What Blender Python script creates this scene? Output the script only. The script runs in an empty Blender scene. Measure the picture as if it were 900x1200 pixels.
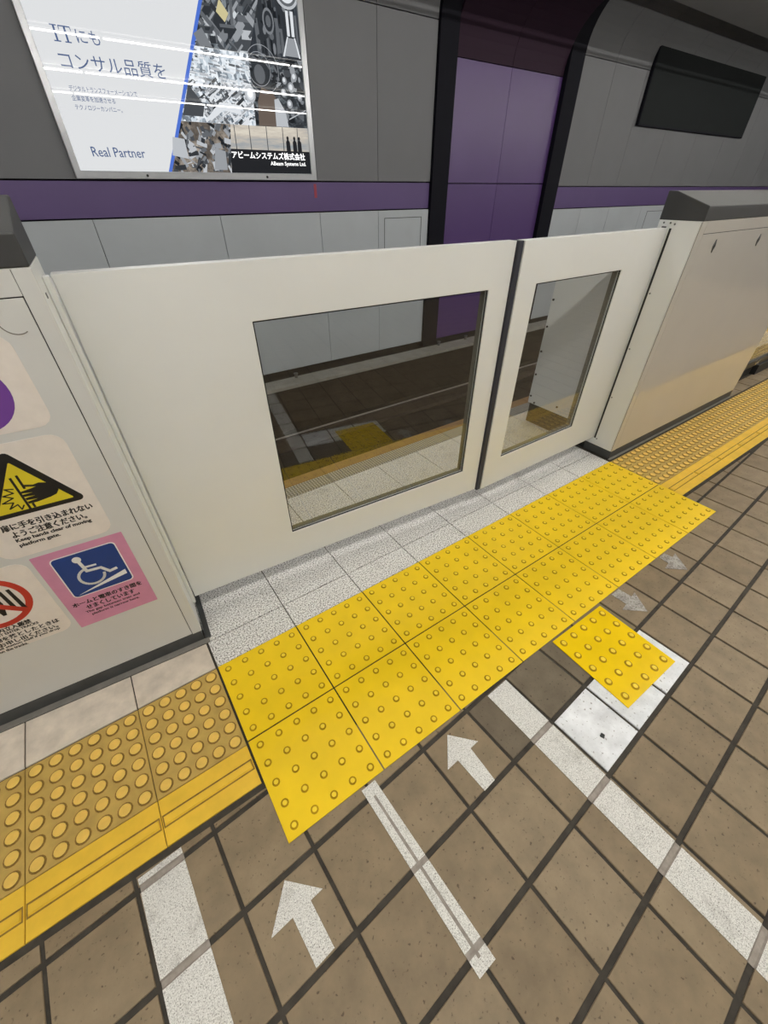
import bpy, math, random
from mathutils import Vector, Matrix
random.seed(7)
SC = bpy.context.scene
COL = SC.collection

# ------------------------------------------------------------------ camera, world, exposure
cd = bpy.data.cameras.new('camera'); cam = bpy.data.objects.new('camera', cd); COL.objects.link(cam)
RC = [[0.8222639, -0.5691052, -0.0011275], [-0.3565364, -0.5135905, -0.7804528], [0.4435807, 0.6421402, -0.6252137]]
CAMP = (0.0460113, -0.965867, 1.3157298)
FPX = 473.762
M = Matrix.Identity(4)
for r in range(3):
    M[r][0] = RC[0][r]; M[r][1] = -RC[1][r]; M[r][2] = -RC[2][r]; M[r][3] = CAMP[r]
cam.matrix_world = M
cd.sensor_fit = 'HORIZONTAL'; cd.sensor_width = 36; cd.lens = FPX * 36 / 900
cd.clip_start = 0.02; cd.clip_end = 100
SC.camera = cam
w = bpy.data.worlds.new('world'); SC.world = w; w.use_nodes = True
w.node_tree.nodes['Background'].inputs[0].default_value = (0.9, 0.95, 1.0, 1)
w.node_tree.nodes['Background'].inputs[1].default_value = 0.03
SC.view_settings.view_transform = 'Standard'; SC.view_settings.look = 'None'
SC.view_settings.gamma = 1.0; SC.view_settings.use_curve_mapping = False
SC.view_settings.exposure = 0.72
SC.cycles.use_denoising = True
SC.cycles.sample_clamp_indirect = 4.0
LAMP = 88.0           # radiance of the fluorescent tubes
LAMP_ROWS = [(1.05, 2.69, .56), (-1.12, 2.69, 1.25), (-3.2, 2.69, .75)]   # y, z, output

# ------------------------------------------------------------------ materials
MATS = {}
def lin(c):
    return tuple(((v/255)/12.92 if v/255 <= .04045 else (((v/255)+.055)/1.055)**2.4) for v in c) + (1,)
def base(name):
    m = bpy.data.materials.new(name); m.use_nodes = True
    nt = m.node_tree; b = nt.nodes['Principled BSDF']; MATS[name] = m
    return m, nt, b
def coords(nt):
    return nt.nodes.new('ShaderNodeNewGeometry').outputs['Position']
def noise(nt, vec, scale, detail=3, rough=.5):
    n = nt.nodes.new('ShaderNodeTexNoise'); n.inputs['Scale'].default_value = scale
    n.inputs['Detail'].default_value = detail; n.inputs['Roughness'].default_value = rough
    nt.links.new(vec, n.inputs['Vector']); return n.outputs['Fac']
def ramp(nt, fac, stops):
    r = nt.nodes.new('ShaderNodeValToRGB'); e = r.color_ramp.elements
    while len(e) < len(stops): e.new(.5)
    for k, (p, c) in enumerate(stops):
        e[k].position = p; e[k].color = c if len(c) == 4 else tuple(c) + (1,)
    nt.links.new(fac, r.inputs['Fac']); return r.outputs['Color']
def mix(nt, a, b, fac, mode='MIX'):
    n = nt.nodes.new('ShaderNodeMix'); n.data_type = 'RGBA'; n.blend_type = mode
    if isinstance(fac, float): n.inputs[0].default_value = fac
    else: nt.links.new(fac, n.inputs[0])
    for s, v in ((6, a), (7, b)):
        if isinstance(v, tuple): n.inputs[s].default_value = v
        else: nt.links.new(v, n.inputs[s])
    return n.outputs[2]
def bump(nt, b, h, strength=.3, dist=.001):
    n = nt.nodes.new('ShaderNodeBump'); n.inputs['Strength'].default_value = strength; n.inputs['Distance'].default_value = dist
    nt.links.new(h, n.inputs['Height']); nt.links.new(n.outputs['Normal'], b.inputs['Normal'])
def plain(name, c, rough=.5, metal=0., var=.08, scale=6., spec=.5, coat=0., fine=0.):
    """one colour with soft blotchy wear"""
    m, nt, b = base(name); col = lin(c); v = coords(nt)
    f = noise(nt, v, scale, 4, .6)
    lo = tuple(x*(1-var) for x in col[:3]) + (1,); hi = tuple(min(1, x*(1+var)) for x in col[:3]) + (1,)
    nt.links.new(ramp(nt, f, [(.3, lo), (.7, hi)]), b.inputs['Base Color'])
    b.inputs['Roughness'].default_value = rough; b.inputs['Metallic'].default_value = metal
    b.inputs['Specular IOR Level'].default_value = spec; b.inputs['Coat Weight'].default_value = coat
    b.inputs['Coat Roughness'].default_value = .03
    if fine: bump(nt, b, noise(nt, v, 900, 2), fine, .0004)
    return m
def speckle(name, cols, scale, rough=.6, stain=None, spec=.4):
    """stone or tape with fine grains: cols = list of (pos, rgb)"""
    m, nt, b = base(name); v = coords(nt)
    f = noise(nt, v, scale, 2, .7)
    c = ramp(nt, f, [(p, lin(k)) for p, k in cols])
    if stain:
        g = noise(nt, v, stain[1], 4, .65)
        s = nt.nodes.new('ShaderNodeMapRange'); nt.links.new(g, s.inputs[0])
        s.inputs[1].default_value = stain[2]; s.inputs[2].default_value = stain[3]; s.inputs[4].default_value = stain[4]
        c = mix(nt, c, lin(stain[0]), s.outputs[0], 'MULTIPLY')
    nt.links.new(c, b.inputs['Base Color']); b.inputs['Roughness'].default_value = rough
    b.inputs['Specular IOR Level'].default_value = spec
    bump(nt, b, f, .25, .0005)
    return m
def tile_mat(name, c1, c2, rough=.5, spec=.4, spots=True, bumpy=.2):
    """unglazed tile: per piece tone, blotches, dark specks"""
    m, nt, b = base(name); v = coords(nt)
    oi = nt.nodes.new('ShaderNodeObjectInfo')
    c = mix(nt, lin(c1), lin(c2), oi.outputs['Random'])
    f = noise(nt, v, 14, 4, .6)
    c = mix(nt, c, ramp(nt, f, [(.3, (.78, .78, .78)), (.7, (1.1, 1.1, 1.1))]), 1.0, 'MULTIPLY')
    if spots:
        h = noise(nt, v, 110, 2, .5)
        c = mix(nt, c, ramp(nt, h, [(.64, (1, 1, 1)), (.72, (.45, .42, .4))]), 1.0, 'MULTIPLY')
    nt.links.new(c, b.inputs['Base Color']); b.inputs['Roughness'].default_value = rough
    b.inputs['Specular IOR Level'].default_value = spec
    bump(nt, b, noise(nt, v, 260, 3), bumpy, .0006)
    return m
def emit(name, c, strength, rough=.008, basec=None, gloss=True):
    m, nt, b = base(name)
    b.inputs['Base Color'].default_value = lin(basec or (20, 20, 20)); b.inputs['Roughness'].default_value = rough
    b.inputs['Emission Color'].default_value = lin(c); b.inputs['Emission Strength'].default_value = strength
    if not gloss: b.inputs['Specular IOR Level'].default_value = 0
    return m
def print_mat(name, stops, scale, strength, kind='voronoi', stretch=(1, 1, 1), rot=0.):
    """backlit photographic print"""
    m, nt, b = base(name)
    mp = nt.nodes.new('ShaderNodeMapping'); mp.inputs['Scale'].default_value = stretch; mp.inputs['Rotation'].default_value = (0, rot, 0)
    nt.links.new(coords(nt), mp.inputs['Vector']); v = mp.outputs['Vector']
    if kind == 'voronoi':
        t = nt.nodes.new('ShaderNodeTexVoronoi'); t.distance = 'CHEBYCHEV'; t.inputs['Scale'].default_value = scale
        nt.links.new(v, t.inputs['Vector'])
        s = nt.nodes.new('ShaderNodeSeparateColor'); nt.links.new(t.outputs['Color'], s.inputs[0])
        a = nt.nodes.new('ShaderNodeMath'); a.operation = 'MULTIPLY_ADD'
        nt.links.new(s.outputs[0], a.inputs[0]); a.inputs[1].default_value = .55
        k = nt.nodes.new('ShaderNodeMath'); k.operation = 'MULTIPLY'; nt.links.new(noise(nt, v, scale*.55, 5, .7), k.inputs[0]); k.inputs[1].default_value = .6
        nt.links.new(k.outputs[0], a.inputs[2]); f = a.outputs[0]
    else:
        f = noise(nt, v, scale, 6, .7)
    c = ramp(nt, f, [(p, lin(k)) for p, k in stops])
    nt.links.new(c, b.inputs['Emission Color']); b.inputs['Emission Strength'].default_value = strength
    b.inputs['Base Color'].default_value = (.01, .01, .01, 1); b.inputs['Roughness'].default_value = .008
    return m

plain('grout', (66, 62, 56), .85, var=.25, scale=30, spec=.2)
tile_mat('brown_tile', (128, 111, 86), (141, 124, 99), .5, .35)
tile_mat('grey_brown_tile', (104, 93, 77), (110, 99, 82), .6, .3)
tile_mat('white_tile', (232, 235, 238), (238, 240, 243), .45, .4)
tile_mat('cream_tile', (218, 206, 190), (226, 214, 198), .5, .4, spots=False)
speckle('granite', [(.34, (74, 72, 70)), (.42, (160, 157, 153)), (.48, (220, 218, 214)), (.60, (250, 249, 247))], 180, .5, ((150, 145, 140), 7, .55, .85, .6))
plain('bright_yellow', (246, 208, 14), .42, var=.05, scale=8, spec=.45, fine=.15)
plain('shiny_yellow', (246, 208, 18), .16, var=.05, scale=8, spec=.6)
plain('bright_dome', (246, 214, 50), .4, var=.05, scale=20)
plain('yellow_grime', (178, 138, 20), .8, var=.25, scale=60, spec=.2)
tile_mat('old_tactile', (194, 161, 84), (200, 167, 90), .5, .4, spots=False, bumpy=.1)
plain('old_grime', (140, 110, 54), .7, var=.25, scale=60, spec=.2)
plain('old_dome', (238, 200, 98), .45, var=.08, scale=40)
plain('bar_yellow', (240, 196, 60), .45, var=.08, scale=14)
speckle('tape', [(.30, (96, 92, 86)), (.40, (196, 194, 188)), (.6, (232, 231, 226))], 420, .6, ((150, 145, 138), 12, .55, .8, .5))
speckle('tape_faded', [(.30, (120, 112, 104)), (.55, (176, 172, 166))], 160, .6, ((120, 112, 104), 25, .45, .7, .6))
plain('tape_grime', (150, 142, 134), .8, var=.2, scale=60, spec=.2)
plain('gate_white', (222, 224, 223), .34, var=.02, scale=3, spec=.5)
plain('casing_white', (208, 209, 207), .38, var=.03, scale=4, spec=.5)
plain('casing_gloss', (194, 190, 183), .3, var=.03, scale=3, spec=.6, coat=.9)
plain('cap_grey', (56, 57, 58), .5, var=.06, scale=10)
plain('kick_dark', (64, 66, 66), .5, var=.2, scale=14)
plain('seal_grey', (120, 116, 110), .7, var=.15, scale=25)
plain('black_and_seam_shade', (22, 23, 24), .6)
plain('lining', (92, 92, 84), .6)
plain('rubber', (44, 46, 58), .55)
plain('chrome', (210, 210, 205), .2, metal=1., var=.02)
plain('steel', (120, 122, 122), .4, metal=.8)
plain('bronze_frame', (58, 52, 44), .35, metal=.4)
plain('wall_grey', (116, 117, 120), .6, var=.03, scale=2, spec=.3)
plain('wall_pale', (182, 188, 193), .4, var=.04, scale=2)
plain('wall_purple', (90, 70, 120), .42, var=.03, scale=2)
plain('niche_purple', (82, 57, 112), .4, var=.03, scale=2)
plain('niche_top_shade', (46, 29, 44), .7, var=.05, scale=2, spec=.2)  # niche purple darkened, painting in the shadow at its top
plain('frame_black', (18, 18, 27), .7, var=.05, spec=.15)
plain('dark_sign', (24, 29, 30), .7, var=.04, spec=.2)
plain('track_bed', (46, 41, 36), .9, var=.3, scale=5, spec=.15)
plain('trough', (150, 148, 142), .75, var=.15, scale=6)
plain('rail_steel', (190, 184, 176), .35, metal=.6, var=.2, scale=10)
plain('rail_rust', (52, 42, 36), .8, var=.3, scale=20)
plain('concrete', (110, 106, 100), .85, var=.15, scale=5)
plain('ceiling_paint', (150, 150, 148), .7, var=.04, scale=2)
plain('edge_orange', (146, 112, 72), .6, var=.12, scale=14)
plain('ad_frame', (176, 178, 182), .3, metal=.5, var=.03)
plain('red_mark', (150, 50, 70), .5)
plain('lamp_housing', (96, 96, 96), .5)
for k, q in enumerate(LAMP_ROWS): emit('lamp_tube_%d' % k, (255, 251, 243), LAMP*q[2], .5, gloss=False)
plain('sticker_white', (228, 221, 214), .4, var=.04, scale=30)
plain('sticker_pink', (206, 140, 172), .45, var=.06, scale=20)
plain('ink_black', (26, 25, 25), .5)
plain('ink_white', (232, 232, 230), .45)
plain('ink_blue', (26, 60, 128), .4, var=.06, scale=20)
plain('ink_red', (186, 54, 40), .45, var=.06)
plain('ink_yellow', (218, 200, 44), .45, var=.05)
plain('ink_purple', (110, 66, 150), .4, var=.05)
plain('lamp_orange', (240, 150, 60), .4)
# anti slip strip: small studs far too fine to build
m, nt, b = base('grip_strip')
ck = nt.nodes.new('ShaderNodeTexVoronoi'); ck.inputs['Scale'].default_value = 60; ck.inputs['Randomness'].default_value = .0
nt.links.new(coords(nt), ck.inputs['Vector'])
nt.links.new(ramp(nt, ck.outputs['Distance'], [(.25, lin((196, 192, 184))), (.45, lin((112, 110, 106)))]), b.inputs['Base Color'])
b.inputs['Roughness'].default_value = .6; bump(nt, b, ck.outputs['Distance'], .6, .002)
# gate glass: clear pane with both surfaces mirroring a little
def glass_mat(name, tint, r0=1.0):
    m, nt, b = base(name); nt.nodes.remove(b)
    out = [n for n in nt.nodes if n.type == 'OUTPUT_MATERIAL'][0]
    tr = nt.nodes.new('ShaderNodeBsdfTransparent'); tr.inputs[0].default_value = tint
    gl = nt.nodes.new('ShaderNodeBsdfGlossy'); gl.inputs['Roughness'].default_value = .0; gl.inputs[0].default_value = (1, 1, 1, 1)
    lw = nt.nodes.new('ShaderNodeLayerWeight'); lw.inputs[0].default_value = .5
    pw = nt.nodes.new('ShaderNodeMath'); pw.operation = 'POWER'; nt.links.new(lw.outputs['Facing'], pw.inputs[0]); pw.inputs[1].default_value = 5
    fr = nt.nodes.new('ShaderNodeMath'); fr.operation = 'MULTIPLY_ADD'; nt.links.new(pw.outputs[0], fr.inputs[0]); fr.inputs[1].default_value = .957; fr.inputs[2].default_value = .043
    mx = nt.nodes.new('ShaderNodeMixShader')
    ma = nt.nodes.new('ShaderNodeMath'); ma.operation = 'MULTIPLY'; ma.inputs[1].default_value = r0; ma.use_clamp = True
    nt.links.new(fr.outputs[0], ma.inputs[0]); nt.links.new(ma.outputs[0], mx.inputs[0])
    nt.links.new(tr.outputs[0], mx.inputs[1]); nt.links.new(gl.outputs[0], mx.inputs[2]); nt.links.new(mx.outputs[0], out.inputs[0])
glass_mat('gate_glass', (.955, .965, .96, 1), 1.35)

# ------------------------------------------------------------------ mesh helpers
class MB:
    def __init__(s): s.v = []; s.f = []; s.m = []
    def add(s, vs, fs, mi=0):
        o = len(s.v); s.v += [tuple(x) for x in vs]
        for f in fs: s.f.append([o+i for i in f]); s.m.append(mi)
        return s
    def box(s, x0, x1, y0, y1, z0, z1, mi=0):
        v = [(x, y, z) for z in (z0, z1) for y in (y0, y1) for x in (x0, x1)]
        return s.add(v, [(0, 2, 3, 1), (4, 5, 7, 6), (0, 1, 5, 4), (2, 6, 7, 3), (0, 4, 6, 2), (1, 3, 7, 5)], mi)
    def prism(s, pts, a0, a1, axis='z', mi=0):
        """polygon extruded; axis z: pts=(x,y); axis y: pts=(x,z); axis x: pts=(y,z)"""
        if axis == 'y':
            def mk(p, a): return (p[0], a, p[1])
        elif axis == 'x':
            def mk(p, a): return (a, p[0], p[1])
        else:
            def mk(p, a): return (p[0], p[1], a)
        ar = sum(pts[i][0]*pts[(i+1) % len(pts)][1]-pts[(i+1) % len(pts)][0]*pts[i][1] for i in range(len(pts)))
        P = list(pts) if ar > 0 else list(pts)[::-1]
        n = len(P); lo, hi = min(a0, a1), max(a0, a1)
        if axis == 'y': P = P[::-1]
        v = [mk(p, lo) for p in P] + [mk(p, hi) for p in P]
        f = [list(range(n))[::-1], list(range(n, 2*n))] + [(i, (i+1) % n, n+(i+1) % n, n+i) for i in range(n)]
        return s.add(v, f, mi)
    def ring(s, o, h, y0, y1):
        """rectangular plate in xz with a rectangular hole; o,h=(x0,x1,z0,z1)"""
        def c(r, y): return [(r[0], y, r[2]), (r[1], y, r[2]), (r[1], y, r[3]), (r[0], y, r[3])]
        v = c(o, y0)+c(h, y0)+c(o, y1)+c(h, y1); f = []
        for i in range(4):
            j = (i+1) % 4
            f += [(i, j, 4+j, 4+i), (8+j, 8+i, 12+i, 12+j), (i, 8+i, 8+j, j), (4+i, 4+j, 12+j, 12+i)]
        return s.add(v, f)
    def cyl(s, c, r, h, axis='z', n=16, r2=None, mi=0, caps=True):
        r2 = r if r2 is None else r2; vs = []
        for k, rr in ((0, r), (1, r2)):
            for i in range(n):
                a = 2*math.pi*i/n; p, q = rr*math.cos(a), rr*math.sin(a)
                d = {'z': (p, q, h*k), 'y': (p, h*k, -q), 'x': (h*k, p, q)}[axis]
                vs.append((c[0]+d[0], c[1]+d[1], c[2]+d[2]))
        fs = [(i, (i+1) % n, n+(i+1) % n, n+i) for i in range(n)]
        if caps: fs += [tuple(range(n))[::-1], tuple(range(n, 2*n))]
        return s.add(vs, fs, mi)
    def stroke(s, pts, wd, y0, y1, closed=False, mi=0):
        """thick polyline in xz, extruded in y"""
        n = len(pts)
        for i in range(n if closed else n-1):
            a, b = Vector(pts[i]), Vector(pts[(i+1) % n]); d = (b-a).normalized()*wd/2; q = Vector((-d[1], d[0]))
            a2, b2 = a-d*.6, b+d*.6
            s.prism([tuple(a2-q), tuple(b2-q), tuple(b2+q), tuple(a2+q)], y0, y1, 'y', mi)
        return s
    def mesh(s, name, mats):
        me = bpy.data.meshes.new(name); me.from_pydata(s.v, [], s.f)
        for k in ([mats] if isinstance(mats, str) else mats): me.materials.append(MATS[k])
        me.polygons.foreach_set('material_index', s.m); me.update(); return me
    def build(s, name, mats, parent=None, bevel=0., smooth=False):
        return link(name, s.mesh(name, mats), parent, bevel, smooth)
def link(name, me, parent=None, bevel=0., smooth=False):
    o = bpy.data.objects.new(name, me); COL.objects.link(o)
    if parent is not None: o.parent = parent
    if bevel:
        b = o.modifiers.new('bevel', 'BEVEL'); b.width = bevel; b.segments = 2; b.limit_method = 'ANGLE'; b.angle_limit = math.radians(40)
    if smooth:
        for p in me.polygons: p.use_smooth = True
    return o
def thing(name, label, cat, loc=(0, 0, 0), rz=0., group=None):
    o = bpy.data.objects.new(name, None); COL.objects.link(o); o.empty_display_size = .05
    o.location = loc; o.rotation_euler = (0, 0, rz); return tag(o, label, cat, group)
def tag(o, label, cat, group=None):
    o['label'] = label; o['category'] = cat
    if group: o['group'] = group
    return o
def struct(o, label=None):
    o['kind'] = 'structure'
    if label: o['label'] = label
    return o
def ellipse(cx, cz, rx, rz, n=24, a0=0., a1=360.):
    full = abs(a1-a0) >= 360
    return [(cx+rx*math.cos(math.radians(a0+(a1-a0)*i/(n if full else n-1))), cz+rz*math.sin(math.radians(a0+(a1-a0)*i/(n if full else n-1)))) for i in range(n)]
def rrect(x0, x1, z0, z1, r, n=5):
    P = []
    for cx, cz, a in ((x1-r, z1-r, 0), (x0+r, z1-r, 90), (x0+r, z0+r, 180), (x1-r, z0+r, 270)):
        P += [(cx+r*math.cos(math.radians(a+90*i/(n-1))), cz+r*math.sin(math.radians(a+90*i/(n-1)))) for i in range(n)]
    return P
def text(name, body, x0, x1, zc, height, y, mat, parent, weight=0., spacing=1.):
    """lettering in the xz plane facing -y, fitted to x0..x1 and to a height about zc"""
    c = bpy.data.curves.new('lettering', 'FONT'); c.body = body; c.resolution_u = 2; c.offset = weight; c.space_character = spacing
    t = bpy.data.objects.new('lettering', c); COL.objects.link(t)
    dg = bpy.context.evaluated_depsgraph_get(); ev = t.evaluated_get(dg); me = bpy.data.meshes.new_from_object(ev)
    bpy.data.objects.remove(t); bpy.data.curves.remove(c)
    xs = [v.co.x for v in me.vertices]; ys = [v.co.y for v in me.vertices]
    sx = (x1-x0)/(max(xs)-min(xs)); sy = height/(max(ys)-min(ys)); ym = (max(ys)+min(ys))/2
    for v in me.vertices:
        v.co = ((v.co.x-min(xs))*sx+x0, y, (v.co.y-ym)*sy+zc)
    if mat == 'ink_black':          # heavy type: the strokes widened sideways and upwards
        vs = [tuple(v.co) for v in me.vertices]; fs = [tuple(p.vertices) for p in me.polygons]; b = MB(); k = height*.03
        for q, (dx, dz) in enumerate(((0, 0), (k, k*.4), (-k, -k*.4), (k, -k*.4), (-k, k*.4))): b.add([(a+dx, c_-.00002*q, d+dz) for a, c_, d in vs], fs)
        return b.build(name, mat, parent)
    me.materials.clear(); me.materials.append(MATS[mat])
    return link(name, me, parent)
def clip(poly, a, b, c):
    """keep a*x+b*y<=c"""
    out = []
    for i in range(len(poly)):
        p, q = poly[i], poly[(i+1) % len(poly)]
        dp, dq = a*p[0]+b*p[1]-c, a*q[0]+b*q[1]-c
        if dp <= 0: out.append(p)
        if (dp < 0 < dq) or (dq < 0 < dp):
            t = dp/(dp-dq); out.append((p[0]+t*(q[0]-p[0]), p[1]+t*(q[1]-p[1])))
    return out
def area(P): return abs(sum(P[i][0]*P[(i+1) % len(P)][1]-P[(i+1) % len(P)][0]*P[i][1] for i in range(len(P))))/2 if len(P) > 2 else 0
def pix(x, y, z):
    d = [x-CAMP[0], y-CAMP[1], z-CAMP[2]]
    q = [sum(RC[r][k]*d[k] for k in range(3)) for r in range(3)]
    if q[2] < .05: return None
    return (450+FPX*q[0]/q[2], 600+FPX*q[1]/q[2])
def in_view(x, y, z=0, mg=60):
    u = pix(x, y, z); return u is not None and -mg < u[0] < 900+mg and -mg < u[1] < 1200+mg

# ------------------------------------------------------------------ floor
floor = struct(MB().box(-3.6, 15, -6, .945, -1.15, -.005).build('floor', 'grout'))
edge = .445
O = Vector((.0629, -.8315)); E1 = Vector((.18758, .01109)); E2 = Vector((-.01188, .18918))
JW, JN = .0135, .0095            # wide joints run along the platform, narrow ones across
def cell(i, j):
    a = O+E1*i+E2*j; u1, u2 = E1.normalized()*JN/2, E2.normalized()*JW/2
    return [tuple(a+u1+u2), tuple(a+E1-u1+u2), tuple(a+E1+E2-u1-u2), tuple(a+E2+u1-u2)]
def tile_mesh(P, z0=-.005, z1=0., ch=.0012):
    """tile with a small chamfer, about its centre"""
    cx = sum(p[0] for p in P)/len(P); cy = sum(p[1] for p in P)/len(P)
    if sum(P[i][0]*P[(i+1) % len(P)][1]-P[(i+1) % len(P)][0]*P[i][1] for i in range(len(P))) < 0: P = P[::-1]
    n = len(P); Q = [(p[0]-cx, p[1]-cy) for p in P]
    ins = []
    for q in Q:
        L = math.hypot(*q); k = max(0, 1-ch*1.4/max(L, 1e-6)); ins.append((q[0]*k, q[1]*k))
    v = [(q[0], q[1], z0) for q in Q]+[(q[0], q[1], z1-ch) for q in Q]+[(q[0], q[1], z1) for q in ins]
    f = [tuple(range(2*n, 3*n))]
    for k in (0, 1): f += [(k*n+i, k*n+(i+1) % n, (k+1)*n+(i+1) % n, (k+1)*n+i) for i in range(n)]
    return v, f, (cx, cy)
full = MB(); v, f, _ = tile_mesh(cell(0, 0)); full.add(v, f)
FULL = {k: full.mesh('floor_tile', k) for k in ('brown_tile', 'grey_brown_tile', 'white_tile')}
special = {(4, -1): 'white_tile', (5, -1): 'white_tile', (6, -1): 'white_tile', (3, 0): 'grey_brown_tile', (4, 0): 'grey_brown_tile', (5, 0): 'grey_brown_tile'}
cells = []
for i in range(-20, 62):
    for j in range(-24, 4):
        P = clip(cell(i, j), 0, 1, -edge)
        if area(P) < .0004: continue
        cx = sum(p[0] for p in P)/len(P); cy = sum(p[1] for p in P)/len(P)
        if cx < -3.3 or cx > 9.5 or cy < -4.2: continue
        hid = 0.02 < cx < 2.36 and cy > -.55
        u = in_view(cx, cy)
        cells.append((0 if (u and not hid) else 1, math.dist((cx, cy, 0), CAMP), i, j, P))
cells.sort(key=lambda c: (c[0], c[1]))
rest = MB(); n = 0
for vis, d, i, j, P in cells:
    k = special.get((i, j), 'brown_tile')
    if vis == 0 and n < 300:
        n += 1
        if len(P) == 4 and abs(area(P)-area(cell(i, j))) < 1e-7:
            o = link('floor_tile', FULL[k], floor); o.location = (sum(p[0] for p in P)/4, sum(p[1] for p in P)/4, 0)
        else:
            v, f, c = tile_mesh(P); o = MB().add(v, f).build('floor_tile', k, floor); o.location = (c[0], c[1], 0)
        if k == 'white_tile': o['label'] = 'white painted floor tile'
    else:
        v, f, c = tile_mesh(P); rest.add([(a+c[0], b_+c[1], z) for a, b_, z in v], f)
o = rest.build('distant_floor_tiles', 'brown_tile', floor); o['kind'] = 'stuff'
# brown tiles behind the far casing
for k in range(10):
    x0 = 4.14+k*.19; P = [(x0, .012), (x0+.18, .012), (x0+.18, .125), (x0, .125)]
    v, f, c = tile_mesh(P); o = MB().add(v, f).build('floor_tile', 'brown_tile', floor); o.location = (c[0], c[1], 0)
# granite in front of and under the gate
for y0, y1 in ((.002, .120), (.124, .42), (.424, .776)):
    for k in range(-4 if y0 > .4 else 0, 22 if y0 > .4 else 8):
        if y0 < .4 and k > 7: continue
        v, f, c = tile_mesh([(.3*k+.002, y0), (.3*k+.298, y0), (.3*k+.298, y1), (.3*k+.002, y1)], ch=.0008)
        o = MB().add(v, f).build('granite_tile', 'granite', floor); o.location = (c[0], c[1], 0)
TH = math.radians(-4.03); OL = (0., .141, 0.)
def kick_y(x): return .141+math.tan(TH)*x
for k in range(5):
    x1 = -.004 if k == 0 else -.257-.3*(k-1); x0 = -.257-.3*k
    P = [(x0+.002, .003), (x1-.002, .003), (x1-.002, kick_y(x1)-.022), (x0+.002, kick_y(x0)-.022)]
    v, f, c = tile_mesh(P, ch=.0008); o = MB().add(v, f).build('cream_tile', 'cream_tile', floor); o.location = (c[0], c[1], 0)
# platform lip
for k in range(-4, 16):
    MB().box(.9*k+.002, .9*k+.898, .78, .872, -.01, .001).build('grip_strip', 'grip_strip', floor)
    MB().box(.9*k+.002, .9*k+.898, .873, .948, -.06, .002).build('edge_strip', 'edge_orange', floor)

# old tactile paving, part of the floor
def dome_mesh(name, r0, r1, h, ring, mats, n=14):
    b = MB(); v = []
    for rr, z in ((ring, .0), (ring, .0004), (r0, .0004), (r1*1.12, h*.75), (r1, h)):
        v += [(rr*math.cos(2*math.pi*i/n), rr*math.sin(2*math.pi*i/n), z) for i in range(n)]
    for k, mi in ((0, 0), (1, 0), (2, 0), (3, 1)):
        b.add([], [])
        for i in range(n): b.f.append((k*n+i, k*n+(i+1) % n, (k+1)*n+(i+1) % n, (k+1)*n+i)); b.m.append(mi)
    b.v = v; b.f.append(tuple(range(4*n, 5*n))); b.m.append(1)
    return b.mesh(name, mats)
OLD_DOME = dome_mesh('dome', .0170, .0138, .0042, .0195, ['old_grime', 'old_dome'])
def old_unit(x0, x1, cols, single):
    v, f, c = tile_mesh([(x0+.001, -.304), (x1-.001, -.304), (x1-.001, -.002), (x0+.001, -.002)], z1=.0)
    t = MB().add(v, f).build('tactile_tile', 'old_tactile', floor); t.location = (c[0], c[1], 0)
    px = .0495; big = MB()
    for a in range(cols):
        for b_ in range(6):
            x = (x1-.026-a*px)-c[0]; y = -.026-b_*.0505-c[1]
            if single:
                d = link('dome', OLD_DOME, t); d.location = (x, y, 0)
            else:
                o_ = len(big.v); big.v += [(p.co.x+x, p.co.y+y, p.co.z) for p in OLD_DOME.vertices]
                for q in OLD_DOME.polygons: big.f.append([o_+k for k in q.vertices]); big.m.append(q.material_index)
    if not single:
        d = big.build('domes', ['old_grime', 'old_dome'], t); d['kind'] = 'stuff'
    v, f, c = tile_mesh([(x0+.001, -.426), (x1-.001, -.426), (x1-.001, -.306), (x0+.001, -.306)], z1=.0)
    t = MB().add(v, f).build('bar_tile', 'bar_yellow', floor); t.location = (c[0], c[1], 0)
    w2 = (x1-x0)/2-.006
    bar = MB(); q = [(-w2, -.0125), (w2, -.0125), (w2, .0125), (-w2, .0125)]
    bar.add([(a, b_, 0) for a, b_ in q]+[(a*.985, b_*.72, .005) for a, b_ in q], [(4, 5, 6, 7)]+[(i, (i+1) % 4, 4+(i+1) % 4, 4+i) for i in range(4)])
    b2 = bar.build('raised_bar', 'bar_yellow', t); b2.location = (0, -.002+.0025, 0)
    e = MB(); q2 = [(-w2-.003, -.0165), (w2+.003, -.0165), (w2+.003, .0165), (-w2-.003, .0165)]
    e.add([(a, b_, .0003) for a, b_ in q2], [(0, 1, 2, 3)]).build('bar_grime', 'old_grime', t).location = (0, .0005, 0)
old_unit(-.257, -.004, 5, True); old_unit(-.557, -.257, 6, True); old_unit(-.857, -.557, 6, True); old_unit(-1.157, -.857, 6, False)
for k in range(16):
    old_unit(2.405+.2925*k, 2.405+.2925*(k+1), 6, False)

# ------------------------------------------------------------------ bright tactile strip
BD = dome_mesh('dome', .0092, .0060, .0030, .0112, ['yellow_grime', 'bright_dome'], 12)
def tactile_sheet(parent, x, y, mat, single=True, name='tactile_tile', z=.0005, th=.0032, s=.3):
    t = MB().box(.0022, s-.0022, -s+.0022, -.0022, z, z+th).build(name, mat, parent, bevel=.0008); t.location = (x, y, 0)
    big = MB()
    for a in range(5):
        for b_ in range(5):
            px, py = .03+.06*a, -.03-.06*b_
            if single:
                d = link('dome', BD, t); d.location = (px, py, z+th)
            else:
                o_ = len(big.v); big.v += [(p.co.x+px, p.co.y+py, p.co.z+z+th) for p in BD.vertices]
                for q in BD.polygons: big.f.append([o_+k for k in q.vertices]); big.m.append(q.material_index)
    if not single:
        d = big.build('domes', ['yellow_grime', 'bright_dome'], t); d['kind'] = 'stuff'
    return t
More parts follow.
